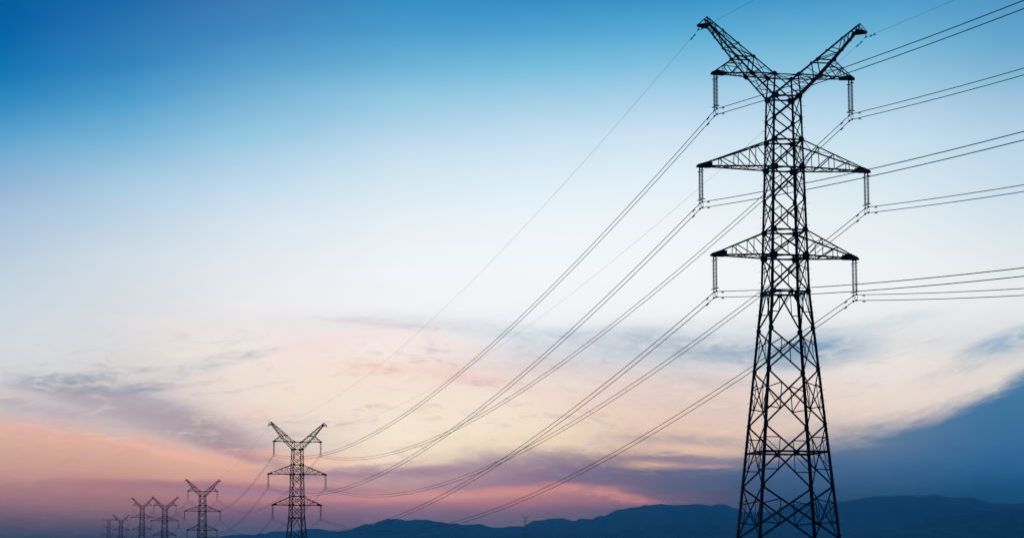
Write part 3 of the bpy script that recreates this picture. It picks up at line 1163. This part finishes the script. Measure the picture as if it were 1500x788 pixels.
def put_damper(parent, p, q, dist):
    o = bpy.data.objects.new('vibration_damper', DAMP)
    COL.objects.link(o)
    d = (q - p).normalized()
    o.location = p + d * dist
    o.rotation_euler = (math.asin(max(-1, min(1, d.z))), 0, math.atan2(-d.x, d.y))
    o.parent = parent


K_C, K_E = 0.000232, 0.000165
for li, (ax, hz) in enumerate(PH):
    for sx in (-1, 1):
        for ui, dr in enumerate((DROP_U, DROP_L)):
            loc = lambda s: Vector((sx * ax, s * .4, hz - dr))
            ends = [(TM0 @ loc(1), TM0 @ loc(1))] + [(tm @ loc(-1), tm @ loc(1)) for tm in TMATS]
            z7, w7 = T7ARMS[li]
            e7 = TM7 @ Vector((sx * w7, 0, z7 - .3 - .46 * ui))
            ends.append((e7, e7))
            m = M()
            pts = []
            for (a, b), (c, d) in zip(ends, ends[1:]):
                pts += span(b, c, K_C, 60)
            m.tube(pts, .029, 6)
            o = m.build('power_cable', CABLE)
            tag(o, f'{("upper", "lower")[ui]} cable of the pair carried by the {SD[sx]} tips of the {LV[li]} arms', 'cable', 'power cables between the towers')
            s0, s1 = span(ends[0][1], ends[1][0], K_C, 60), span(ends[1][1], ends[2][0], K_C, 60)
            put_damper(o, s0[-1], s0[-2], 2.0)
            put_damper(o, s1[0], s1[1], 2.0)

fit = M()                                                        # earth wire clamp hanging under each peak
fit.tube([(0, 0, .05), (0, 0, -.3)], .03, 6)
fit.slab([(0, -.3, -.36), (0, -.12, -.28), (0, .12, -.28), (0, .3, -.36), (0, .1, -.38), (0, -.1, -.38)], (1, 0, 0), .07)
fit_me = fit.mesh('suspension_clamp', STEEL)
for sx in (-1, 1):
    loc = Vector((sx * 7.2, 0, 46.62))
    pts_ = [TM0 @ loc] + [tm @ loc for tm in TMATS] + [TM7 @ Vector((sx * 3.0, 0, H7 + .05))]
    m = M()
    pp = []
    for a, b in zip(pts_, pts_[1:]):
        pp += span(a, b, K_E, 60)[(1 if pp else 0):]
    m.tube(pp, .010, 5)
    o = m.build('earth_wire', CABLE)
    tag(o, f'hair thin earth wire strung from the {SD[sx]} peaks of the towers', 'wire', 'earth wires')
    for ti in range(2):
        c = bpy.data.objects.new('suspension_clamp', fit_me)
        COL.objects.link(c)
        c.location = TMATS[ti] @ Vector((sx * 7.2, 0, 46.95))
        c.rotation_euler = (0, 0, R(SITES[ti][3]))
        c.parent = o
    s0, s1 = span(pts_[0], pts_[1], K_E, 60), span(pts_[1], pts_[2], K_E, 60)
    for dist in (1.3, 2.2):
        put_damper(o, s0[-1], s0[-2], dist)
        put_damper(o, s1[0], s1[1], dist)

# ------------------------------------------------------------------ evening haze over the plain
hz_ = M()
x0, x1, y0, y1, z0, z1 = -HAZE_R, HAZE_R, -HAZE_R, HAZE_R, -24, HAZE_TOP
hz_.poly([(x0, y0, z0), (x1, y0, z0), (x1, y1, z0), (x0, y1, z0), (x0, y0, z1), (x1, y0, z1), (x1, y1, z1), (x0, y1, z1)],
         [(0, 3, 2, 1), (4, 5, 6, 7), (0, 1, 5, 4), (1, 2, 6, 5), (2, 3, 7, 6), (3, 0, 4, 7)])
hm = bpy.data.materials.new('evening_haze')
hm.use_nodes = True
hn_ = hm.node_tree
hn_.nodes.clear()
pv = hn_.nodes.new('ShaderNodeVolumePrincipled')
pv.inputs['Color'].default_value = (0.46, 0.78, 1.0, 1)
pv.inputs['Density'].default_value = HAZE_SIGMA
pv.inputs['Anisotropy'].default_value = 0.25
ho = hn_.nodes.new('ShaderNodeOutputMaterial')
hn_.links.new(pv.outputs[0], ho.inputs['Volume'])
haze = hz_.build('haze', hm)
tag(haze, kind='stuff')
